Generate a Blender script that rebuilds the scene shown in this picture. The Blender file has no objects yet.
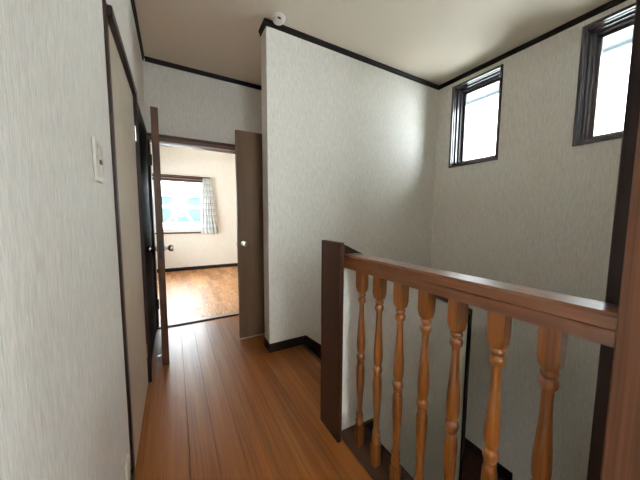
import bpy, bmesh, math, random
from mathutils import Vector, Matrix
random.seed(7)
S = bpy.context.scene
C = S.collection

# ------------------------------------------------------------------ camera
CAM_H = 1.10
YAW, PITCH, ROLL = math.radians(29.358), math.radians(-4.995), math.radians(0.3364)
fw = Vector((math.sin(YAW)*math.cos(PITCH), math.cos(YAW)*math.cos(PITCH), math.sin(PITCH)))
rt = Vector((math.cos(YAW), -math.sin(YAW), 0)); up = rt.cross(fw)
rt, up = math.cos(ROLL)*rt + math.sin(ROLL)*up, math.cos(ROLL)*up - math.sin(ROLL)*rt
cd = bpy.data.cameras.new('camera'); cam = bpy.data.objects.new('camera', cd); C.objects.link(cam)
cd.sensor_fit = 'HORIZONTAL'; cd.sensor_width = 36.0; cd.lens = 260.21/640*36; cd.clip_start = 0.02
m = Matrix((rt, up, -fw)).transposed().to_4x4(); m.translation = Vector((0, 0, CAM_H)); cam.matrix_world = m
S.camera = cam

# ------------------------------------------------------------------ overcast daylight
W = bpy.data.worlds.new('overcast_sky'); S.world = W; W.use_nodes = True
bg = W.node_tree.nodes['Background']
bg.inputs['Color'].default_value = (0.885, 0.955, 1.0, 1); bg.inputs['Strength'].default_value = 1.0
W.cycles.sampling_method = 'MANUAL'; W.cycles.sample_map_resolution = 64
S.view_settings.view_transform = 'Standard'; S.view_settings.look = 'None'
S.view_settings.gamma = 1.0; S.view_settings.use_curve_mapping = False
S.view_settings.exposure = 4.55
S.cycles.max_bounces = 12; S.cycles.diffuse_bounces = 8; S.cycles.glossy_bounces = 4; S.cycles.transparent_max_bounces = 8
S.cycles.caustics_reflective = False; S.cycles.caustics_refractive = False
S.cycles.sample_clamp_indirect = 6.0

# ------------------------------------------------------------------ main dimensions (metres)
XL, XR = -0.1885, 2.582          # left wall, window wall
YB = -1.60                       # wall behind the camera
YS, YS2 = 1.966, 2.10            # wall at the back of the stairwell (front / rear face)
XS = 0.644                       # free end of that wall
YE, YE2 = 2.94, 3.05             # wall with the doorway to the room
XA = 1.25                        # side wall of the recess behind the stairwell wall
ZC = 2.53                        # ceiling
YF = 5.93                        # far wall of the room
ZL = -2.70                       # lower storey floor

# ------------------------------------------------------------------ materials
def newmat(name):
    mt = bpy.data.materials.new(name); mt.use_nodes = True
    nt = mt.node_tree; b = nt.nodes['Principled BSDF']
    return mt, nt, b
def node(nt, typ, **kw):
    n = nt.nodes.new(typ)
    for k, v in kw.items():
        if k in n.inputs: n.inputs[k].default_value = v
        else: setattr(n, k, v)
    return n
def pos(nt, scale, obj=False):
    if obj:
        t = node(nt, 'ShaderNodeTexCoord'); out = t.outputs['Object']
    else:
        g = node(nt, 'ShaderNodeNewGeometry'); out = g.outputs['Position']
    mp = node(nt, 'ShaderNodeMapping'); mp.inputs['Scale'].default_value = scale
    nt.links.new(out, mp.inputs['Vector']); return mp.outputs['Vector']
def ramp(nt, fac, stops):
    r = node(nt, 'ShaderNodeValToRGB'); e = r.color_ramp.elements
    while len(e) < len(stops): e.new(0.5)
    for el, (p, c) in zip(e, stops): el.position = p; el.color = (*c, 1)
    nt.links.new(fac, r.inputs['Fac']); return r.outputs['Color']
def bump(nt, b, h, strength, dist=0.002):
    bp = node(nt, 'ShaderNodeBump'); bp.inputs['Strength'].default_value = strength; bp.inputs['Distance'].default_value = dist
    nt.links.new(h, bp.inputs['Height']); nt.links.new(bp.outputs['Normal'], b.inputs['Normal'])

def wallpaper(name, c0, c1, s=0.55):
    mt, nt, b = newmat(name)
    n = node(nt, 'ShaderNodeTexNoise', Scale=1.0, Detail=4.0, Roughness=0.65)
    nt.links.new(pos(nt, (420, 420, 26)), n.inputs['Vector'])
    n2 = node(nt, 'ShaderNodeTexNoise', Scale=1.0, Detail=2.0)
    nt.links.new(pos(nt, (120, 120, 14)), n2.inputs['Vector'])
    mx = node(nt, 'ShaderNodeMath', operation='MULTIPLY_ADD'); mx.inputs[1].default_value = 0.3
    nt.links.new(n2.outputs['Fac'], mx.inputs[0]); nt.links.new(n.outputs['Fac'], mx.inputs[2])
    nt.links.new(ramp(nt, mx.outputs[0], [(0.45, c0), (0.82, c1)]), b.inputs['Base Color'])
    b.inputs['Roughness'].default_value = 0.62
    bump(nt, b, mx.outputs[0], s, 0.004)
    return mt
def plain(name, col, rough=0.6, metallic=0.0, noise=0.0, scale=40, b_strength=0.0, coat=0.0):
    mt, nt, b = newmat(name)
    n = node(nt, 'ShaderNodeTexNoise', Scale=scale, Detail=3.0)
    nt.links.new(pos(nt, (1, 1, 1)), n.inputs['Vector'])
    lo = tuple(c*(1-noise) for c in col); hi = tuple(min(1, c*(1+noise)) for c in col)
    nt.links.new(ramp(nt, n.outputs['Fac'], [(0.3, lo), (0.7, hi)]), b.inputs['Base Color'])
    b.inputs['Roughness'].default_value = rough; b.inputs['Metallic'].default_value = metallic
    b.inputs['Coat Weight'].default_value = coat; b.inputs['Coat Roughness'].default_value = 0.12
    if b_strength: bump(nt, b, n.outputs['Fac'], b_strength)
    return mt
def wood(name, dark, mid, light, axis='z', fine=160, rough=0.4, coat=0.0, contrast=1.0, rnd=0.0, coat_rough=0.15):
    """grain drawn out along one axis"""
    mt, nt, b = newmat(name)
    sc = {'x': (2.2, fine, fine), 'y': (fine, 2.2, fine), 'z': (fine, fine, 2.2)}[axis]
    sb = tuple(v*0.16 for v in sc)
    n = node(nt, 'ShaderNodeTexNoise', Scale=1.0, Detail=5.0, Roughness=0.6); nt.links.new(pos(nt, sc), n.inputs['Vector'])
    n2 = node(nt, 'ShaderNodeTexNoise', Scale=1.0, Detail=3.0, Distortion=0.6); nt.links.new(pos(nt, sb), n2.inputs['Vector'])
    a = node(nt, 'ShaderNodeMath', operation='MULTIPLY_ADD'); a.inputs[1].default_value = 0.55
    nt.links.new(n2.outputs['Fac'], a.inputs[0]); 
    h = node(nt, 'ShaderNodeMath', operation='MULTIPLY'); h.inputs[1].default_value = 0.45; nt.links.new(n.outputs['Fac'], h.inputs[0])
    nt.links.new(h.outputs[0], a.inputs[2])
    fac = a.outputs[0]
    if rnd:
        oi = node(nt, 'ShaderNodeObjectInfo')
        rr = node(nt, 'ShaderNodeMath', operation='MULTIPLY_ADD'); rr.inputs[1].default_value = rnd
        nt.links.new(oi.outputs['Random'], rr.inputs[0]); nt.links.new(fac, rr.inputs[2])
        ss = node(nt, 'ShaderNodeMath', operation='SUBTRACT'); ss.inputs[1].default_value = rnd/2
        nt.links.new(rr.outputs[0], ss.inputs[0]); fac = ss.outputs[0]
    w = 0.17/contrast
    nt.links.new(ramp(nt, fac, [(0.5-w, dark), (0.5, mid), (0.5+w, light)]), b.inputs['Base Color'])
    b.inputs['Roughness'].default_value = rough
    b.inputs['Coat Weight'].default_value = coat; b.inputs['Coat Roughness'].default_value = coat_rough
    bump(nt, b, n.outputs['Fac'], 0.12, 0.001)
    return mt
def glass(name):
    mt = bpy.data.materials.new(name); mt.use_nodes = True; nt = mt.node_tree
    nt.nodes.clear()
    o = node(nt, 'ShaderNodeOutputMaterial'); mx = node(nt, 'ShaderNodeMixShader'); f = node(nt, 'ShaderNodeFresnel', IOR=1.3)
    t = node(nt, 'ShaderNodeBsdfTransparent'); t.inputs['Color'].default_value = (0.96, 0.98, 0.98, 1)
    g = node(nt, 'ShaderNodeBsdfGlossy'); g.inputs['Roughness'].default_value = 0.02
    nt.links.new(f.outputs[0], mx.inputs[0]); nt.links.new(t.outputs[0], mx.inputs[1]); nt.links.new(g.outputs[0], mx.inputs[2])
    nt.links.new(mx.outputs[0], o.inputs['Surface'])
    return mt

M = {}
M['paper'] = wallpaper('off_white_wallpaper', (0.62, 0.597, 0.545), (0.86, 0.835, 0.775), 0.6)
M['paper_room'] = wallpaper('cream_wallpaper', (0.62, 0.575, 0.505), (0.77, 0.73, 0.665), 0.3)
M['ceil'] = plain('ceiling_paper', (0.74, 0.655, 0.535), 0.8, noise=0.02, scale=300, b_strength=0.15)
M['trim'] = plain('black_brown_trim', (0.012, 0.008, 0.007), 0.5, noise=0.25, scale=90)
M['trim'].node_tree.nodes['Principled BSDF'].inputs['Specular IOR Level'].default_value = 0.2
M['dark'] = wood('dark_stained_wood', (0.016, 0.008, 0.006), (0.030, 0.016, 0.012), (0.050, 0.026, 0.018), 'z', rough=0.42)
M['newel'] = wood('newel_wood', (0.034, 0.013, 0.006), (0.052, 0.020, 0.009), (0.070, 0.028, 0.013), 'z', rough=0.42)
M['cap'] = wood('cap_wood', (0.016, 0.008, 0.006), (0.026, 0.013, 0.010), (0.042, 0.021, 0.015), 'x', rough=0.42)
M['oak_z'] = wood('turned_wood', (0.10, 0.027, 0.0045), (0.225, 0.069, 0.011), (0.33, 0.113, 0.022), 'z', fine=150, rough=0.35, coat=1.0, coat_rough=0.07, contrast=1.2)
M['oak_y'] = wood('handrail_wood', (0.105, 0.031, 0.010), (0.17, 0.057, 0.020), (0.24, 0.088, 0.034), 'y', fine=130, rough=0.30, coat=1.0, coat_rough=0.18)
M['post'] = wood('post_wood', (0.060, 0.022, 0.011), (0.120, 0.047, 0.024), (0.18, 0.075, 0.039), 'z', fine=230, rough=0.42)
M['shoe'] = wood('base_rail_wood', (0.035, 0.016, 0.010), (0.060, 0.027, 0.016), (0.085, 0.040, 0.024), 'y', rough=0.35)
M['plank'] = wood('floor_plank', (0.165, 0.046, 0.0075), (0.285, 0.090, 0.016), (0.385, 0.136, 0.029), 'y', fine=110, rough=0.36, coat=0.1, rnd=0.10, coat_rough=0.25)
M['roomfloor'] = wood('room_floor', (0.17, 0.062, 0.020), (0.30, 0.125, 0.045), (0.42, 0.205, 0.085), 'y', fine=45, rough=0.34, coat=0.4, contrast=1.3, coat_rough=0.2)
M['tread'] = wood('stair_tread', (0.030, 0.012, 0.008), (0.060, 0.022, 0.013), (0.09, 0.035, 0.02), 'y', rough=0.4)
M['sub'] = plain('subfloor', (0.03, 0.015, 0.01), 0.8)
M['beige'] = plain('beige_door_skin', (0.52, 0.45, 0.35), 0.5, noise=0.05, scale=14)
M['black'] = wood('dark_door_skin', (0.012, 0.009, 0.009), (0.020, 0.015, 0.014), (0.030, 0.022, 0.020), 'z', rough=0.55)
M['brown'] = wood('brown_door_skin', (0.135, 0.080, 0.046), (0.170, 0.103, 0.061), (0.205, 0.128, 0.078), 'z', fine=90, rough=0.45)
M['edge'] = wood('door_edge', (0.062, 0.028, 0.014), (0.098, 0.045, 0.024), (0.135, 0.064, 0.036), 'z', rough=0.42)
M['head'] = wood('door_head', (0.065, 0.030, 0.020), (0.10, 0.048, 0.031), (0.14, 0.07, 0.045), 'x', rough=0.4)
M['headlight'] = plain('door_head_band', (0.19, 0.11, 0.08), 0.5, noise=0.05)
M['sill'] = plain('threshold_wood', (0.34, 0.19, 0.13), 0.35, noise=0.1)
M['pale'] = plain('pale_wood_edge', (0.55, 0.42, 0.30), 0.5, noise=0.1)
M['chrome'] = plain('satin_steel', (0.62, 0.60, 0.58), 0.22, 1.0, noise=0.03)
M['brass'] = plain('dark_hinge_steel', (0.05, 0.045, 0.04), 0.35, 0.8)
M['plastic'] = plain('ivory_plastic', (0.62, 0.58, 0.50), 0.35, noise=0.02)
M['plastic2'] = plain('beige_plastic', (0.50, 0.45, 0.38), 0.35, noise=0.02)
M['slot'] = plain('black_plastic', (0.02, 0.02, 0.02), 0.4)
M['white'] = plain('white_plastic', (0.78, 0.74, 0.68), 0.4, noise=0.01)
M['winwood'] = plain('window_dark_frame', (0.075, 0.066, 0.072), 0.16, noise=0.15, scale=60, coat=0.3)
M['alu'] = plain('white_aluminium', (0.62, 0.62, 0.62), 0.35, 0.3)
M['bronze'] = plain('bronze_aluminium', (0.17, 0.155, 0.16), 0.3, 0.5, noise=0.1)
M['glass'] = glass('window_glass')
M['teal'] = plain('teal_cladding', (0.04, 0.09, 0.087), 0.7, noise=0.12, scale=4)
M['paint'] = plain('white_paint', (0.85, 0.86, 0.86), 0.6)
M['soffit'] = plain('grey_soffit', (0.085, 0.10, 0.115), 0.8)
M['ground'] = plain('outside_ground', (0.55, 0.54, 0.52), 0.9, noise=0.15, scale=3)
def parquet():
    mt, nt, b = newmat('room_parquet')
    br = node(nt, 'ShaderNodeTexBrick'); br.offset = 0.37; br.offset_frequency = 1
    br.inputs['Scale'].default_value = 1.0; br.inputs['Brick Width'].default_value = 0.42; br.inputs['Row Height'].default_value = 0.075
    br.inputs['Mortar Size'].default_value = 0.0006; br.inputs['Bias'].default_value = 0.0
    br.inputs['Color1'].default_value = (0, 0, 0, 1); br.inputs['Color2'].default_value = (1, 1, 1, 1); br.inputs['Mortar'].default_value = (0.1, 0.1, 0.1, 1)
    g = node(nt, 'ShaderNodeNewGeometry'); mp = node(nt, 'ShaderNodeMapping'); mp.inputs['Rotation'].default_value = (0, 0, math.pi/2)
    nt.links.new(g.outputs['Position'], mp.inputs['Vector']); nt.links.new(mp.outputs[0], br.inputs['Vector'])
    n = node(nt, 'ShaderNodeTexNoise', Scale=1.0, Detail=4.0); nt.links.new(pos(nt, (60, 7, 1)), n.inputs['Vector'])
    a = node(nt, 'ShaderNodeMath', operation='MULTIPLY_ADD'); a.inputs[1].default_value = 0.30
    nt.links.new(br.outputs['Color'], a.inputs[0]); nt.links.new(n.outputs['Fac'], a.inputs[2])
    nt.links.new(ramp(nt, a.outputs[0], [(0.38, (0.20, 0.075, 0.022)), (0.65, (0.38, 0.17, 0.06)), (0.90, (0.58, 0.31, 0.13))]), b.inputs['Base Color'])
    b.inputs['Roughness'].default_value = 0.42; b.inputs['Coat Weight'].default_value = 0.0; b.inputs['Coat Roughness'].default_value = 0.25
    return mt
M['roomfloor'] = parquet()
for k, v in (('newel', .25), ('dark', .2), ('brown', .3), ('edge', .25), ('post', .25), ('plank', .35), ('black', .25), ('cap', .25), ('head', .3), ('oak_z', .35), ('shoe', .3)):
    M[k].node_tree.nodes['Principled BSDF'].inputs['Specular IOR Level'].default_value = v
# curtain: white cloth with a blue-grey plaid print
def curtain_mat():
    mt, nt, b = newmat('plaid_curtain')
    uv = node(nt, 'ShaderNodeUVMap'); sp = node(nt, 'ShaderNodeSeparateXYZ'); nt.links.new(uv.outputs[0], sp.inputs[0])
    def lines(out, freq, width, ph):
        a = node(nt, 'ShaderNodeMath', operation='MULTIPLY_ADD'); a.inputs[1].default_value = freq; a.inputs[2].default_value = ph; nt.links.new(out, a.inputs[0])
        f = node(nt, 'ShaderNodeMath', operation='FRACT'); nt.links.new(a.outputs[0], f.inputs[0])
        l = node(nt, 'ShaderNodeMath', operation='LESS_THAN'); l.inputs[1].default_value = width; nt.links.new(f.outputs[0], l.inputs[0]); return l.outputs[0]
    def mx(a, b_):
        q = node(nt, 'ShaderNodeMath', operation='MAXIMUM'); nt.links.new(a, q.inputs[0]); nt.links.new(b_, q.inputs[1]); return q.outputs[0]
    k = mx(mx(lines(sp.outputs['X'], 7, 0.10, 0), lines(sp.outputs['Y'], 9, 0.10, 0)), mx(lines(sp.outputs['X'], 8, 0.05, 0.7), lines(sp.outputs['Y'], 9, 0.05, 0.7)))
    nt.links.new(ramp(nt, k, [(0.0, (0.86, 0.86, 0.86)), (1.0, (0.33, 0.37, 0.44))]), b.inputs['Base Color'])
    b.inputs['Roughness'].default_value = 0.9
    tr = node(nt, 'ShaderNodeBsdfTranslucent'); tr.inputs['Color'].default_value = (0.76, 0.77, 0.75, 1)
    ms = node(nt, 'ShaderNodeMixShader'); ms.inputs[0].default_value = 0.3
    o = nt.nodes['Material Output']
    nt.links.new(b.outputs[0], ms.inputs[1]); nt.links.new(tr.outputs[0], ms.inputs[2]); nt.links.new(ms.outputs[0], o.inputs['Surface'])
    return mt
M['curtain'] = curtain_mat()

# ------------------------------------------------------------------ helpers
def box(bm, x0, x1, y0, y1, z0, z1, bev=0.0, seg=1, mat=None):
    vs = [bm.verts.new((x, y, z)) for x in (x0, x1) for y in (y0, y1) for z in (z0, z1)]
    fs = [bm.faces.new([vs[i] for i in f]) for f in ((0,1,3,2),(4,6,7,5),(0,4,5,1),(2,3,7,6),(0,2,6,4),(1,5,7,3))]
    if bev:
        es = list({e for f in fs for e in f.edges})
        r = bmesh.ops.bevel(bm, geom=es, offset=bev, segments=seg, affect='EDGES', profile=0.5)
    return bm
def B(*a, **k): return box(bmesh.new(), *a, **k)
def prism(bm, pts, axis, a, b):
    """closed polygon of (u,v) points pushed along an axis from a to b"""
    def mk(u, v, w): return {'x': (w, u, v), 'y': (u, w, v), 'z': (u, v, w)}[axis]
    A = [bm.verts.new(mk(u, v, a)) for u, v in pts]; Bv = [bm.verts.new(mk(u, v, b)) for u, v in pts]
    n = len(pts); bm.faces.new(A); bm.faces.new(Bv[::-1])
    for i in range(n): bm.faces.new((A[i], Bv[i], Bv[(i+1) % n], A[(i+1) % n]))
    bmesh.ops.recalc_face_normals(bm, faces=bm.faces)
    return bm
def lathe(bm, c, prof, axis='z', n=24):
    """prof: list of (height, radius) along the axis from the point c"""
    rings = []
    for h, r in prof:
        ring = []
        for i in range(n):
            a = 2*math.pi*i/n; u, v = r*math.cos(a), r*math.sin(a)
            p = {'z': (u, v, h), 'x': (h, u, v), 'y': (u, h, v)}[axis]
            ring.append(bm.verts.new((c[0]+p[0], c[1]+p[1], c[2]+p[2])))
        rings.append(ring)
    for A, Bv in zip(rings, rings[1:]):
        for i in range(n): bm.faces.new((A[i], A[(i+1) % n], Bv[(i+1) % n], Bv[i]))
    bm.faces.new(rings[0][::-1]); bm.faces.new(rings[-1])
    bmesh.ops.recalc_face_normals(bm, faces=bm.faces)
    return bm
def bar(bm, p, q, w, d=None):
    """square bar between two points"""
    p, q = Vector(p), Vector(q); d = d or w; t = (q-p).normalized()
    s = t.cross(Vector((0, 1, 0)) if abs(t.y) < 0.9 else Vector((1, 0, 0))).normalized(); o = t.cross(s)
    vs = [bm.verts.new(e + s*a*w/2 + o*b*d/2) for e in (p, q) for a, b in ((-1,-1),(1,-1),(1,1),(-1,1))]
    for f in ((0,1,2,3),(7,6,5,4),(0,4,5,1),(1,5,6,2),(2,6,7,3),(3,7,4,0)): bm.faces.new([vs[i] for i in f])
    bmesh.ops.recalc_face_normals(bm, faces=bm.faces)
    return bm
def wpos(o):
    v = Vector((0, 0, 0))
    while o: v = v + o.location; o = o.parent
    return v
def obj(name, bm, mat, parent=None, smooth=False, origin=None):
    """world-space bmesh -> one mesh object, its origin at the parent or at its own base"""
    me = bpy.data.meshes.new(name)
    if parent is None and origin is None:
        xs = [v.co for v in bm.verts]
        origin = Vector(((min(v.x for v in xs)+max(v.x for v in xs))/2, (min(v.y for v in xs)+max(v.y for v in xs))/2, min(v.z for v in xs)))
    off = wpos(parent) if parent else Vector(origin)
    for v in bm.verts: v.co -= off
    bm.to_mesh(me); bm.free()
    o = bpy.data.objects.new(name, me); C.objects.link(o); me.materials.append(M[mat])
    if parent: o.parent = parent
    else: o.location = off
    if smooth:
        for p in me.polygons: p.use_smooth = True
        try: me.set_sharp_from_angle(angle=math.radians(38))
        except Exception: pass
    return o
def tag(o, label, cat, group=None, kind=None):
    o['label'] = label; o['category'] = cat
    if group: o['group'] = group
    if kind: o['kind'] = kind
    return o
def thing(name, loc, label, cat, group=None, kind=None):
    o = bpy.data.objects.new(name, None); C.objects.link(o); o.location = loc; o.empty_display_size = 0.1
    return tag(o, label, cat, group, kind)
def struct(name, bm, mat, label, cat, smooth=False):
    return tag(obj(name, bm, mat, None, smooth), label, cat, kind='structure')
def wall_x(bm, x0, x1, ya, yb, za, zb, holes=()):
    """slab normal to x with rectangular holes (y0,y1,z0,z1)"""
    cells(bm, ya, yb, za, zb, holes, lambda a, b, c, d: box(bm, x0, x1, a, b, c, d)); return bm
def wall_y(bm, y0, y1, xa, xb, za, zb, holes=()):
    cells(bm, xa, xb, za, zb, holes, lambda a, b, c, d: box(bm, a, b, y0, y1, c, d)); return bm
def cells(bm, ua, ub, va, vb, holes, put):
    if not holes: put(ua, ub, va, vb); return
    holes = sorted(holes); cur = ua
    for u0, u1, v0, v1 in holes:
        if u0 > cur: put(cur, u0, va, vb)
        if v0 > va: put(u0, u1, va, v0)
        if v1 < vb: put(u0, u1, v1, vb)
        cur = u1
    if cur < ub: put(cur, ub, va, vb)

# ------------------------------------------------------------------ shell
WZ0, WZ1 = 1.628, 2.452
W1 = (1.316, 1.796); W2 = (0.327, 0.8075)
cs = 0.020
bm = bmesh.new()
wall_x(bm, XR, XR+0.13, YB, 3.05, ZL, ZC+0.12, [(-1.35, -0.25, 0.80, 2.05), (W2[0]+cs, W2[1]-cs, WZ0+cs, WZ1-cs), (W1[0]+cs, W1[1]-cs, WZ0+cs, WZ1-cs)])
struct('wall_right', bm, 'paper', 'textured off-white wall holding the two small high windows', 'wall')
LWH = ()
struct('wall_left', B(XL-0.10, XL, YB, YE, ZL, ZC+0.12), 'paper', 'textured off-white wall with the light switch and the beige door', 'wall')
struct('wall_back', B(XS, XR, YS, YS2, ZL, ZC+0.12), 'paper', 'textured off-white wall behind the stairwell, ending in a free corner', 'wall')
bm = wall_y(bmesh.new(), YE, YE2, -0.42, XA+0.1, 0, ZC+0.12, [(-0.195, 0.66, 0, 1.80)])
struct('wall_end', bm, 'paper', 'off-white wall above and around the doorway to the bright room', 'wall')
struct('wall_recess', B(XA, XA+0.1, YS2, YE, -0.2, ZC+0.12), 'paper', 'off-white side wall of the recess behind the open brown door', 'wall')
bm = wall_y(bmesh.new(), YB-0.12, YB, XL-0.1, XR+0.13, ZL, ZC+0.12, [(-0.06, 0.66, 1.05, 2.05)])
struct('wall_behind', bm, 'paper', 'off-white wall with an added window at the other end of the hall', 'wall')
struct('wall_near', B(0.807, XR, 0.03, 0.15, ZL, ZC+0.12), 'paper', 'off-white wall closing the near side of the stairwell', 'wall')
struct('ceiling', B(XL-0.1, XR+0.13, YB-0.12, YE, ZC, ZC+0.12), 'ceil', 'plain beige ceiling over hall and stairwell', 'ceiling')
# low wall beside the first flight, its dark cap sloping down with the stairs
LY0, LY1 = 1.026, 1.128
LX0, LX1 = 0.682, 1.762
ZN, SL = 0.985, 0.472
def capz(x): return ZN - 0.008 - SL*max(0, x-0.708)
lw = struct('wall_stair', prism(bmesh.new(), [(LX0, ZL), (LX1, ZL), (LX1, capz(LX1)-0.03), (LX0, ZN-0.05)], 'y', LY0, LY1), 'paper',
            'low off-white wall running down beside the stairs behind the balusters', 'wall')
obj('wall_cap', prism(bmesh.new(), [(LX0, ZN-0.045), (LX1+0.03, capz(LX1+0.03)-0.034), (LX1+0.03, capz(LX1+0.03)), (LX0+0.01, ZN-0.008), (LX0, ZN-0.008)], 'y', LY0-0.012, LY1+0.012), 'cap', lw)['label'] = 'dark sloping wooden cap'
obj('end_board', B(LX1, LX1+0.03, LY0-0.012, LY1+0.012, ZL, capz(LX1+0.03)-0.025), 'dark', lw)['label'] = 'dark upright board closing the wall end'

# ------------------------------------------------------------------ floors
bm = bmesh.new()
box(bm, XL, 0.835, YB, 1.02, -0.18, -0.012); box(bm, 0.835, XR, YB, 0.03, -0.18, -0.012); box(bm, XL, 0.925, 1.02, YS, -0.18, -0.012)
box(bm, XL, XS, YS, YS2, -0.18, -0.012); box(bm, XL, XA, YS2, YE, -0.18, -0.012)
floor = struct('floor', bm, 'sub', 'glossy orange-brown plank floor of the hall', 'floor')
PW = 0.11
def plank(x0, x1, y0, y1):
    if x1-x0 < 0.008 or y1-y0 < 0.02: return
    obj('plank', B(x0+0.0004, x1-0.0004, y0+0.0002, y1-0.0002, -0.012, 0.0, bev=0.0007), 'plank', floor)
k = 0
x = 0.025 - 2*PW
while x < XR:
    a, b_ = max(x, XL), min(x+PW, XR)
    spans = []
    if a < 0.66: spans.append((YB, YE, a, b_) if b_ <= XS else None)
    if a < 0.66 and b_ > XS: spans = [(YB, YS, a, b_), (YS, YS2, a, XS), (YS2, YE, a, b_)]
    if a >= 0.66:
        spans = [(YS2, YE, a, min(b_, XA))] if a < XA else []
        if a < 0.925: spans.append((1.02, YS, a, min(b_, 0.925)))
        spans.append((YB, 0.03, a, b_))
        if a < 0.835: spans.append((0.03, 1.02, a, min(b_, 0.835)))
    for s in spans:
        if not s: continue
        y0, y1, a2, b2 = s
        cuts = [y0] + [c for c in (-0.9 + (k*0.61) % 1.6, ) if y0+0.1 < c < y1-0.1] + [y1]
        for p, q in zip(cuts, cuts[1:]): plank(a2, b2, p, q)
    x += PW; k += 1
struct('trim_1', prism(bmesh.new(), [(0.925, -0.035), (0.952, -0.035), (0.956, -0.02), (0.952, 0.002), (0.925, 0.002)], 'y', LY1+0.015, YS), 'tread',
       'dark nosing along the top edge of the stairs', 'nosing')

# ------------------------------------------------------------------ mouldings along the ceiling
def mould_x(name, x0, x1, y, sgn, label):
    pr = [(0, 0), (0, -0.038), (0.008*sgn, -0.038), (0.010*sgn, -0.022), (0.016*sgn, -0.014), (0.018*sgn, 0)]
    bm = bmesh.new(); prism(bm, [(y+u, ZC+v) for u, v in pr], 'x', x0, x1)
    return struct(name, bm, 'trim', label, 'moulding')
def mould_y(name, y0, y1, x, sgn, label):
    pr = [(0, 0), (0, -0.038), (0.008*sgn, -0.038), (0.010*sgn, -0.022), (0.016*sgn, -0.014), (0.018*sgn, 0)]
    bm = bmesh.new(); prism(bm, [(x+u, ZC+v) for u, v in pr], 'y', y0, y1)
    return struct(name, bm, 'trim', label, 'moulding')
mould_y('trim_2', YB, YE, XL, 1, 'black ceiling moulding along the wall with the light switch')
mould_x('trim_3', XL+0.018, XA, YE, -1, 'black ceiling moulding above the doorway to the bright room')
mould_x('trim_4', XS-0.018, XR-0.018, YS, -1, 'black ceiling moulding along the top of the stairwell back wall')
mould_y('trim_5', YS, YS2, XS, -1, 'short black ceiling moulding wrapped round the free wall corner')
mould_y('trim_6', 0.15, YS, XR, -1, 'black ceiling moulding above the two small windows')

# ------------------------------------------------------------------ skirtings
SK = 0.075
b1 = B(XS-0.004, 0.945, YS-0.006, YS, 0, SK, bev=0.001); box(b1, XS-0.004, XS, YS, YS2, 0, SK)
struct('baseboard_back', b1, 'trim', 'black baseboard round the foot of the free wall corner', 'baseboard')
bm = prism(bmesh.new(), [(0.945, 0), (0.945, SK), (0.970, SK), (1.77, SK-0.82*0.80), (1.77, SK-0.82*0.80-0.5), (0.962, -0.02)], 'y', YS-0.012, YS)
struct('trim_7', bm, 'trim', 'black skirting sloping down beside the first flight of stairs', 'skirting')
bm = B(XR-0.012, XR, 1.02, 1.52, -1.27, -1.19); box(bm, XR-0.012, XR, 1.52, YS, -1.06, -0.98); box(bm, XR-0.012, XR, 1.508, 1.52, -1.27, -0.98)
struct('baseboard_right', bm, 'trim', 'black baseboard at the turn of the stairs below the windows', 'baseboard')
struct('baseboard_left', B(XL, XL+0.010, YB, 1.224, 0, SK), 'trim', 'black baseboard under the light switch wall', 'baseboard')

# ------------------------------------------------------------------ stairs
st = thing('staircase', (1.3, 1.5, ZL), 'dark wooden staircase going down between low wall and windows', 'stairs', kind='structure')
RS = 0.2117
def step(x0, x1, y0, y1, z, nose):
    obj('tread', B(x0-(0.02 if nose == 'x' else 0), x1, y0, y1+(0.02 if nose == 'y' else 0), z-0.03, z, bev=0.004), 'tread', st)
for i in range(4):
    x0 = 0.945 + i*0.21; z = -RS*(i+1)
    obj('tread', B(x0, x0+0.235, LY1, YS, z-0.03, z, bev=0.004), 'tread', st)
    obj('riser', B(x0-0.0, x0+0.012, LY1, YS, z, z+RS-0.03), 'tread', st)
obj('riser', B(1.785+0.02, 1.80+0.02, LY1, YS, -RS*5, -RS*4-0.03), 'tread', st)
obj('tread', B(1.80, XR, 1.50, YS, -RS*5-0.03, -RS*5, bev=0.004), 'tread', st)
obj('riser', B(1.80, XR, 1.51, 1.525, -RS*6, -RS*5-0.03), 'tread', st)
obj('tread', B(1.793, XR, 1.00, 1.525, -RS*6-0.03, -RS*6, bev=0.004), 'tread', st)
for i in range(4):
    y1 = 1.01 - i*0.22; z = -RS*(7+i)
    obj('tread', B(1.765, XR, y1-0.24, y1, z-0.03, z, bev=0.004), 'tread', st)
    obj('riser', B(1.765, XR, y1-0.015, y1, z, z+RS-0.03), 'tread', st)
struct('floor_lower', B(XL, XR, YB, YS, ZL-0.1, ZL), 'tread', 'dark floor of the storey below the stairs', 'floor')
struct('wall_under', B(0.80, 0.833, 0.15, LY0, ZL, -0.18), 'paper', 'off-white wall below the edge of the hall floor', 'wall')

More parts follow.
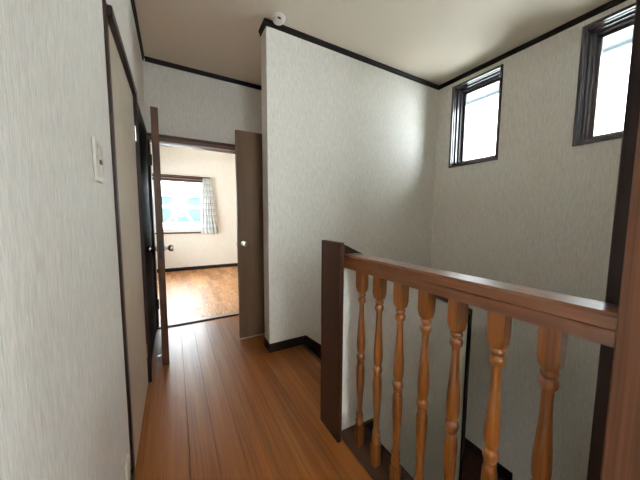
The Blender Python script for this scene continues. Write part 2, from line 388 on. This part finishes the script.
# ------------------------------------------------------------------ balustrade
XB = 0.738
rail = thing('balustrade', (XB, 0.58, 0), 'wooden stair balustrade of turned balusters under a glossy handrail', 'railing')
obj('base_rail', B(0.690, 0.836, 0.172, LY0-0.001, 0.0, 0.016, bev=0.003), 'shoe', rail)['label'] = 'dark flat base rail on the floor edge'
hr = [(0.702, 0.862), (0.780, 0.862), (0.780, 0.893), (0.785, 0.897), (0.785, 0.920), (0.778, 0.927), (0.704, 0.927), (0.697, 0.920), (0.697, 0.897), (0.702, 0.893)]
obj('handrail', prism(bmesh.new(), hr, 'y', 0.134, LY0), 'oak_y', rail)
bn = B(0.657, 0.682, 0.980, 1.155, 0, ZN, bev=0.004)
obj('newel_post', bn, 'newel', rail)['label'] = 'dark brown flat newel post'
def baluster_mesh():
    hs = 0.0185
    P = [(0.016, .03), (0.098, .03), (0.104, .0262), (0.110, .0225), (0.1155, .0185), (0.116, .0128), (0.120, .0128), (0.121, .0140), (0.126, .0158), (0.134, .0170), (0.142, .0166), (0.148, .0148), (0.151, .0125),
         (0.154, .0125), (0.156, .0138), (0.161, .0155), (0.167, .0158), (0.173, .0148), (0.177, .0124), (0.190, .0113), (0.215, .0112), (0.25, .0126), (0.29, .0146), (0.33, .0164), (0.365, .0175), (0.390, .0176),
         (0.406, .0168), (0.416, .0150), (0.420, .0128), (0.424, .0128), (0.425, .0150), (0.431, .0150), (0.432, .0125), (0.435, .0125), (0.438, .0152), (0.444, .0174), (0.452, .0184), (0.460, .0178), (0.467, .0156), (0.471, .0126),
         (0.474, .0126), (0.478, .0145), (0.487, .0163), (0.505, .0176), (0.525, .0177), (0.555, .0166), (0.60, .0138), (0.645, .0114), (0.680, .0104), (0.703, .0106), (0.709, .0116), (0.712, .0138),
         (0.717, .0164), (0.724, .0175), (0.731, .0166), (0.736, .0138), (0.737, .0124), (0.740, .0124), (0.741, .0140), (0.745, .0160), (0.750, .0164), (0.755, .0152), (0.758, .0126), (0.763, .0126), (0.7635, .0190), (0.771, .0225), (0.780, .0262), (0.788, .03), (0.8635, .03)]
    P = [(z, r if r >= .026 else r*1.08) for z, r in P]
    n = 40; bm = bmesh.new(); rings = []
    for z, R in P:
        ring = []
        for i in range(n):
            a = 2*math.pi*i/n + math.pi/4
            hs = 0.0205 if z > 0.45 else 0.0172
            sq = (hs-0.0008)/max(abs(math.cos(a)), abs(math.sin(a)))
            sq = min(sq, hs*1.36)
            r = min(sq, R); ring.append(bm.verts.new((r*math.cos(a), r*math.sin(a), z)))
        rings.append(ring)
    for A, Bv in zip(rings, rings[1:]):
        for i in range(n): bm.faces.new((A[i], A[(i+1) % n], Bv[(i+1) % n], Bv[i]))
    bm.faces.new(rings[0][::-1]); bm.faces.new(rings[-1])
    return bm
ys = [0.918, 0.802, 0.686, 0.572, 0.461, 0.346, 0.236]
me = bpy.data.meshes.new('baluster'); bm = baluster_mesh(); bm.to_mesh(me); bm.free(); me.materials.append(M['oak_z'])
for p in me.polygons: p.use_smooth = True
try: me.set_sharp_from_angle(angle=math.radians(40))
except Exception: pass
for y in ys:
    o = bpy.data.objects.new('baluster', me); C.objects.link(o); o.parent = rail; o.location = Vector((XB, y, 0)) - rail.location
# tall post carrying the near end of the rail, dark jamb behind it
tp = thing('timber_post', (0.73, 0.07, 0), 'tall brown floor to ceiling post at the near end of the handrail', 'post')
obj('post', B(0.690, 0.7855, 0.0, 0.134, 0, ZC, bev=0.003), 'post', tp)
struct('trim_8', B(0.786, 0.806, 0.0, 0.172, 0, ZC, bev=0.002), 'dark', 'dark upright jamb board behind the tall brown post', 'jamb')

# ------------------------------------------------------------------ windows
def ring_x(bm, x0, x1, y0, y1, z0, z1, w, bev=0.0):
    box(bm, x0, x1, y0, y0+w, z0, z1, bev); box(bm, x0, x1, y1-w, y1, z0, z1, bev)
    box(bm, x0, x1, y0+w, y1-w, z0, z0+w, bev); box(bm, x0, x1, y0+w, y1-w, z1-w, z1, bev); return bm
def high_window(name, y0, y1, label):
    w = thing(name, (XR, (y0+y1)/2, WZ0), label, 'window', kind='structure')
    obj('casing', ring_x(bmesh.new(), XR-0.012, XR+0.012, y0, y1, WZ0, WZ1, 0.022, 0.003), 'winwood', w)
    obj('jamb_liner', ring_x(bmesh.new(), XR+0.010, XR+0.150, y0+0.018, y1-0.018, WZ0+0.018, WZ1-0.018, 0.010, 0.002), 'winwood', w)
    obj('stop_bead', ring_x(bmesh.new(), XR+0.040, XR+0.150, y0+0.027, y1-0.027, WZ0+0.027, WZ1-0.027, 0.013, 0.003), 'winwood', w)
    obj('frame', ring_x(bmesh.new(), XR+0.078, XR+0.150, y0+0.039, y1-0.039, WZ0+0.039, WZ1-0.039, 0.014, 0.003), 'bronze', w)
    s = obj('sash', ring_x(bmesh.new(), XR+0.112, XR+0.138, y0+0.052, y1-0.052, WZ0+0.052, WZ1-0.052, 0.024, 0.004), 'bronze', w)
    obj('pane', B(XR+0.123, XR+0.127, y0+0.072, y1-0.072, WZ0+0.072, WZ1-0.072), 'glass', s)
    return w
high_window('window_1', *W1, 'small dark-framed high window near the stairwell corner')
high_window('window_2', *W2, 'small dark-framed high window beside the tall timber post')
e = thing('roof_eave', (XR+0.5, 1.0, 2.5), 'pale grey roof eave overhanging outside the high windows', 'eave')
M['fascia'] = plain('grey_fascia', (0.13, 0.15, 0.17), 0.8)
obj('soffit', B(XR+0.13, XR+0.75, -1.8, 3.2, 2.56, 2.60), 'soffit', e)
obj('fascia', B(XR+0.73, XR+0.76, -1.8, 3.2, 2.535, 2.68), 'fascia', e)

# room window
RX0, RX1 = -1.35, 1.95
WX0, WX1, RZ0, RZ1 = -0.85, 0.66, 0.79, 1.86
bm = wall_y(bmesh.new(), YF, YF+0.13, RX0-0.1, RX1+0.1, -0.2, 2.6, [(WX0, WX1, RZ0, RZ1)])
struct('wall_far', bm, 'paper_room', 'cream far wall of the bright room with its curtained window', 'wall')
bm = wall_x(bmesh.new(), RX0-0.1, RX0, YE2, YF, -0.2, 2.6, [(3.5, 5.3, 0.70, 2.10)])
struct('wall_room_left', bm, 'paper_room', 'cream side wall of the bright room with an added wide window', 'wall')
struct('wall_room_right', B(RX1, RX1+0.1, YE2, YF, -0.2, 2.6), 'paper_room', 'cream side wall of the bright room', 'wall')
bm = wall_y(bmesh.new(), YE2-0.001, YE2+0.02, RX0, RX1, 0, 2.6, [(-0.195, 0.66, 0, 1.80)])
struct('wall_room_near', bm, 'paper_room', 'cream room side of the wall around the doorway', 'wall')
struct('ceiling_room', B(RX0-0.1, RX1+0.1, YE2, YF+0.13, 2.45, 2.6), 'ceil', 'beige ceiling of the bright room', 'ceiling')
struct('floor_room', B(RX0, RX1, YE+0.06, YF, -0.12, 0.0), 'roomfloor', 'sunny mottled wood floor of the bright room', 'floor')
struct('baseboard_far', B(RX0, RX1, YF-0.012, YF, 0, 0.07), 'trim', 'black baseboard along the far wall of the bright room', 'baseboard')
def ring_y(bm, y0, y1, x0, x1, z0, z1, w, bev=0.0):
    box(bm, x0, x0+w, y0, y1, z0, z1, bev); box(bm, x1-w, x1, y0, y1, z0, z1, bev)
    box(bm, x0+w, x1-w, y0, y1, z0, z0+w, bev); box(bm, x0+w, x1-w, y0, y1, z1-w, z1, bev); return bm
w3 = thing('window_3', (0, YF, RZ0), 'wide window of the bright room with brown casing', 'window', kind='structure')
obj('casing', ring_y(bmesh.new(), YF-0.015, YF+0.07, WX0-0.025, WX1+0.025, RZ0-0.035, RZ1+0.025, 0.03, 0.003), 'head', w3)
obj('frame', ring_y(bmesh.new(), YF+0.05, YF+0.12, WX0+0.002, WX1-0.002, RZ0-0.008, RZ1-0.002, 0.035, 0.003), 'alu', w3)
for i, (a, b_, yy) in enumerate(((WX0+0.03, -0.28, YF+0.06), (-0.33, WX1-0.03, YF+0.09))):
    s = obj('sash', ring_y(bmesh.new(), yy, yy+0.025, a, b_, RZ0+0.025, RZ1-0.035, 0.035, 0.003), 'alu', w3)
    obj('pane', B(a+0.03, b_-0.03, yy+0.011, yy+0.015, RZ0+0.055, RZ1-0.065), 'glass', s)
s = obj('blind_rail', B(WX0+0.03, WX1-0.03, YF+0.005, YF+0.045, RZ1-0.065, RZ1-0.02, bev=0.004), 'head', w3)
# curtain with soft folds
def curtain():
    bm = bmesh.new(); uvl = bm.loops.layers.uv.new('UVMap'); nu, nv = 90, 26; g = []
    for j in range(nv+1):
        v = j/nv; z = 1.885 - v*1.145
        xa = 0.555 - 0.075*min(1, v*1.3)**0.8; xb = 0.700 + 0.125*v
        row = []
        for i in range(nu+1):
            u = i/nu
            d = 0.022*math.sin(u*2*math.pi*5.5 + 0.5*math.sin(v*3)) * (0.75+0.35*v) + 0.006*math.sin(u*31+v*4)
            xx = xa + (xb-xa)*u + 0.004*math.sin(u*2*math.pi*5.5*2+1)
            row.append((bm.verts.new((xx, YF-0.060+d, z + 0.004*math.sin(u*20))), u, v))
        g.append(row)
    for j in range(nv):
        for i in range(nu):
            q = [g[j][i], g[j][i+1], g[j+1][i+1], g[j+1][i]]
            f = bm.faces.new([t[0] for t in q])
            for l, t in zip(f.loops, q): l[uvl].uv = (t[1], t[2])
    return bm
cu = obj('curtain', curtain(), 'curtain', None, True)
cu.modifiers.new('thickness', 'SOLIDIFY').thickness = 0.0015
tag(cu, 'gathered white curtain with blue-grey plaid print at the room window', 'curtain')
r = obj('curtain_rail', B(WX0-0.02, WX1+0.03, YF-0.075, YF-0.045, RZ1+0.022, RZ1+0.04, bev=0.003), 'head', None)
for xx in (WX0+0.1, 0.0, WX1-0.1): obj('bracket', B(xx-0.01, xx+0.01, YF-0.045, YF, RZ1+0.026, RZ1+0.038), 'head', r)
tag(r, 'slim brown curtain rail above the room window', 'curtain rail')
# unseen windows added to raise the brightness: side of the room, behind the camera
w4 = thing('added_window_4', (RX0, 4.4, 0.85), 'unseen wide side window added to brighten the far room', 'window', kind='structure')
obj('frame', ring_x(bmesh.new(), RX0-0.09, RX0+0.01, 3.5, 5.3, 0.70, 2.10, 0.04, 0.003), 'alu', w4)
obj('mullion', B(RX0-0.06, RX0-0.03, 4.38, 4.42, 0.74, 2.06), 'alu', w4)
obj('pane', B(RX0-0.047, RX0-0.043, 3.53, 5.27, 0.73, 2.07), 'glass', w4)
w5 = thing('added_window_5', (0.3, YB, 1.05), 'unseen hall window added for brightness in the wall at the other end', 'window', kind='structure')  # unseen, added for brightness on the side the baluster highlights suggest
obj('frame', ring_y(bmesh.new(), YB-0.10, YB+0.012, -0.06, 0.66, 1.05, 2.05, 0.035, 0.003), 'winwood', w5)
obj('mullion', B(0.285, 0.315, YB-0.06, YB-0.03, 1.08, 2.02), 'winwood', w5)
obj('pane', B(-0.03, 0.63, YB-0.047, YB-0.043, 1.08, 2.02), 'glass', w5)

# ------------------------------------------------------------------ doors
# beige flush door in the left wall
w6 = thing('added_window_6', (XR, -0.8, 0.8), 'unseen large dark-framed window added to brighten the near end of the hall', 'window', kind='structure')  # unseen opening added to brighten the left and back walls
obj('frame', ring_x(bmesh.new(), XR-0.012, XR+0.10, -1.35, -0.25, 0.80, 2.05, 0.04, 0.003), 'winwood', w6)
obj('mullion', B(XR+0.03, XR+0.06, -0.82, -0.78, 0.84, 2.01), 'winwood', w6)
obj('pane', B(XR+0.043, XR+0.047, -1.32, -0.28, 0.83, 2.02), 'glass', w6)
d1 = thing('door_1', (XL, 1.6, 0), 'closed beige flush door in a black-brown frame beside the light switch', 'door', kind='structure')
obj('panel', B(XL, XL+0.003, 1.255, 1.980, 0.004, 1.825), 'beige', d1)
fr = box(bmesh.new(), XL, XL+0.0095, 1.225, 1.257, 0, 1.862, bev=0.002); box(fr, XL, XL+0.0235, 1.978, 2.012, 0, 1.862, bev=0.002); box(fr, XL, XL+0.0235, 1.257, 1.978, 1.824, 1.862, bev=0.002)
obj('frame', fr, 'dark', d1)
for z in (0.225, 1.60): obj('hinge', lathe(bmesh.new(), (XL+0.006, 1.972, z-0.045), [(0, .005), (.09, .005)], n=10), 'chrome', d1)
# dark door next to it
d2 = thing('door_2', (XL, 2.45, 0), 'closed near-black door hidden behind the leaf folded against it', 'door', kind='structure')
obj('panel', B(XL, XL+0.004, 2.05, 2.86, 0.004, 1.83), 'black', d2)
fr = box(bmesh.new(), XL, XL+0.008, 2.012, 2.05, 0, 1.87); box(fr, XL, XL+0.008, 2.86, 2.90, 0, 1.87); box(fr, XL, XL+0.008, 2.05, 2.86, 1.83, 1.87)
obj('frame', fr, 'black', d2)
# doorway to the room: frame and the leaf swung back along the left wall
def knob(parent, c, axis, s, mat='chrome'):
    pr = [(0, .024), (.004*s, .024), (.006*s, .012), (.022*s, .010), (.028*s, .016), (.036*s, .024), (.050*s, .026), (.058*s, .022), (.061*s, .010)]
    return obj('knob', lathe(bmesh.new(), c, pr, axis, 20), mat, parent, True)
d3 = thing('door_3', (-0.13, YE, 0), 'brown door leaf swung open along the left wall of the doorway', 'door', kind='structure')
fr = bmesh.new()
box(fr, -0.215, -0.165, YE-0.004, YE2+0.024, 0, 1.865, bev=0.002); box(fr, 0.645, 0.69, YE-0.012, YE2+0.024, 0, 1.865, bev=0.002)
obj('frame', fr, 'dark', d3)
fh = B(-0.186, 0.645, YE-0.014, YE2+0.024, 1.838, 1.866, bev=0.002); box(fh, -0.192, 0.645, YE+0.02, YE2, 1.796, 1.806)
hd = obj('head', fh, 'head', d3)
obj('head_band', B(-0.19, 0.645, YE-0.006, YE2+0.02, 1.806, 1.838), 'headlight', hd)
obj('threshold', B(-0.172, 0.645, YE-0.006, YE+0.06, -0.004, 0.014, bev=0.003), 'sill', d3)
obj('threshold_edge', B(-0.188, 0.645, YE-0.022, YE-0.006, -0.004, 0.013, bev=0.002), 'dark', d3)
def slanted(p, q, th, z0, z1, bev=0.002):
    """upright slab: p,q = left face near/far (x,y), thickness to +x"""
    bm = bmesh.new(); vs = []
    for (x, y) in (p, (p[0]+th, p[1]), (q[0]+th, q[1]), q): vs.append((x, y))
    prism(bm, vs, 'z', z0, z1); bmesh.ops.bevel(bm, geom=list(bm.edges), offset=bev, segments=1, affect='EDGES'); return bm
PN, PQ, TH = (-0.108, 2.15), (-0.142, 2.925), 0.044
lf = obj('leaf', slanted(PN, PQ, TH, 0.006, 1.838), 'edge', d3)
def onleaf(y): return PN[0] + (PQ[0]-PN[0])*(y-PN[1])/(PQ[1]-PN[1])
ky = 2.215
knob(d3, (onleaf(ky)+TH, ky, 0.866), 'x', 1); knob(d3, (onleaf(ky), ky, 0.866), 'x', -0.95)
obj('latch_plate', B(onleaf(2.15)+0.010, onleaf(2.15)+0.030, 2.1485, 2.1515, 0.80, 0.93), 'brass', d3)
for z in (0.25, 1.62):
    obj('hinge', B(-0.192, -0.150, YE-0.026, YE-0.012, z-0.05, z+0.05, bev=0.002), 'brass', d3)
ds = bmesh.new(); xx = onleaf(2.22)
box(ds, xx-0.030, xx, 2.20, 2.23, 0.048, 0.060, 0.002); box(ds, xx-0.022, xx-0.010, 2.208, 2.220, 0.004, 0.050, 0.002)
obj('door_stop', ds, 'chrome', d3)['label'] = 'small metal door stop'
# brown leaf standing open across the recess on the right
d4 = thing('door_4', (XA, 2.31, 0), 'open brown flush door with a round knob beside the free wall corner', 'door', kind='structure')
obj('leaf', B(0.480, XA-0.004, 2.300, 2.336, 0.016, 1.825, bev=0.002), 'brown', d4)
obj('bottom_strip', B(0.480, XA-0.004, 2.299, 2.337, 0.004, 0.015), 'pale', d4)
knob(d4, (0.528, 2.300, 0.866), 'y', -1); knob(d4, (0.528, 2.336, 0.866), 'y', 1)
obj('latch_plate', B(0.472, 0.4815, 2.308, 2.328, 0.85, 0.88), 'chrome', d4)
for z in (0.25, 1.6): obj('hinge', B(XA-0.03, XA, 2.290, 2.300, z-0.05, z+0.05, bev=0.002), 'brass', d4)

# ------------------------------------------------------------------ small fittings
sw = thing('light_switch', (XL, 0.985, 1.197), 'ivory light switch plate on the textured wall by the beige door', 'switch')
obj('plate', B(XL, XL+0.008, 0.945, 1.025, 1.197, 1.318, bev=0.003), 'plastic', sw)
obj('rocker', B(XL+0.008, XL+0.012, 0.968, 1.012, 1.262, 1.305, bev=0.0015), 'plastic2', sw)
obj('indicator', B(XL+0.008, XL+0.0125, 0.985, 1.006, 1.250, 1.262, bev=0.001), 'slot', sw)
obj('toggle', B(XL+0.008, XL+0.013, 0.975, 1.008, 1.212, 1.246, bev=0.0015), 'plastic', sw)
ol = thing('wall_outlet', (XL, 1.115, 0.08), 'ivory power outlet plate low on the wall by the beige door', 'outlet')
obj('plate', B(XL, XL+0.009, 1.085, 1.155, 0.085, 0.200, bev=0.003), 'plastic', ol)
obj('socket', B(XL+0.009, XL+0.012, 1.100, 1.140, 0.110, 0.175, bev=0.001), 'plastic2', ol)
sd = thing('smoke_detector', (0.712, 1.895, ZC), 'round white smoke detector on the ceiling above the free wall corner', 'smoke detector')
obj('base', lathe(bmesh.new(), (0.712, 1.895, ZC), [(0, .050), (-.012, .050), (-.016, .046)], n=32), 'white', sd, True)
obj('dome', lathe(bmesh.new(), (0.712, 1.895, ZC-0.016), [(0, .043), (-.010, .041), (-.018, .034), (-.023, .022), (-.025, .008)], n=32), 'white', sd, True)
obj('slot', B(0.694, 0.716, 1.852, 1.862, ZC-0.036, ZC-0.026, bev=0.002), 'slot', sd)

# ------------------------------------------------------------------ outside
struct('ground', B(-14, 16, -12, 26, -5.7, -5.6), 'ground', 'grey ground outside the house', 'ground')
nb = thing('neighbour_building', (0.5, 11.5, -5.6), 'teal clad building seen through the room window', 'building')
obj('cladding', B(-4, 6, 11.2, 15, -5.6, 1.86), 'teal', nb)
for i in range(12): obj('batten', B(-3.6+i*0.8, -3.55+i*0.8, 11.18, 11.2, -5.6, 1.84), 'teal', nb)
obj('roof_edge', B(-4.1, 6.1, 11.1, 15.1, 1.83, 1.90), 'paint', nb)
bl = thing('braced_frame', (0.2, 10.0, -5.6), 'white cross-braced timber frame in front of the teal building', 'frame')
obj('parapet', B(-3, 4, 9.95, 10.10, -5.6, 0.90), 'paint', bl)
obj('rail', B(-3, 4, 9.98, 10.04, 1.388, 1.47), 'paint', bl)
for a, b_ in (((-0.19, 0.88), (0.47, 1.80)), ((0.60, 0.88), (0.0, 1.80)), ((1.4, 0.88), (2.0, 1.80)), ((-1.0, 0.88), (-0.5, 1.80))):
    obj('brace', bar(bmesh.new(), (a[0], 10.0, a[1]), (b_[0], 10.0, b_[1]), 0.07), 'paint', bl)
for xx in (-0.9, 0.08, 0.9, 1.7): obj('upright', B(xx-0.03, xx+0.03, 9.97, 10.03, 0.85, 1.80), 'paint', bl)
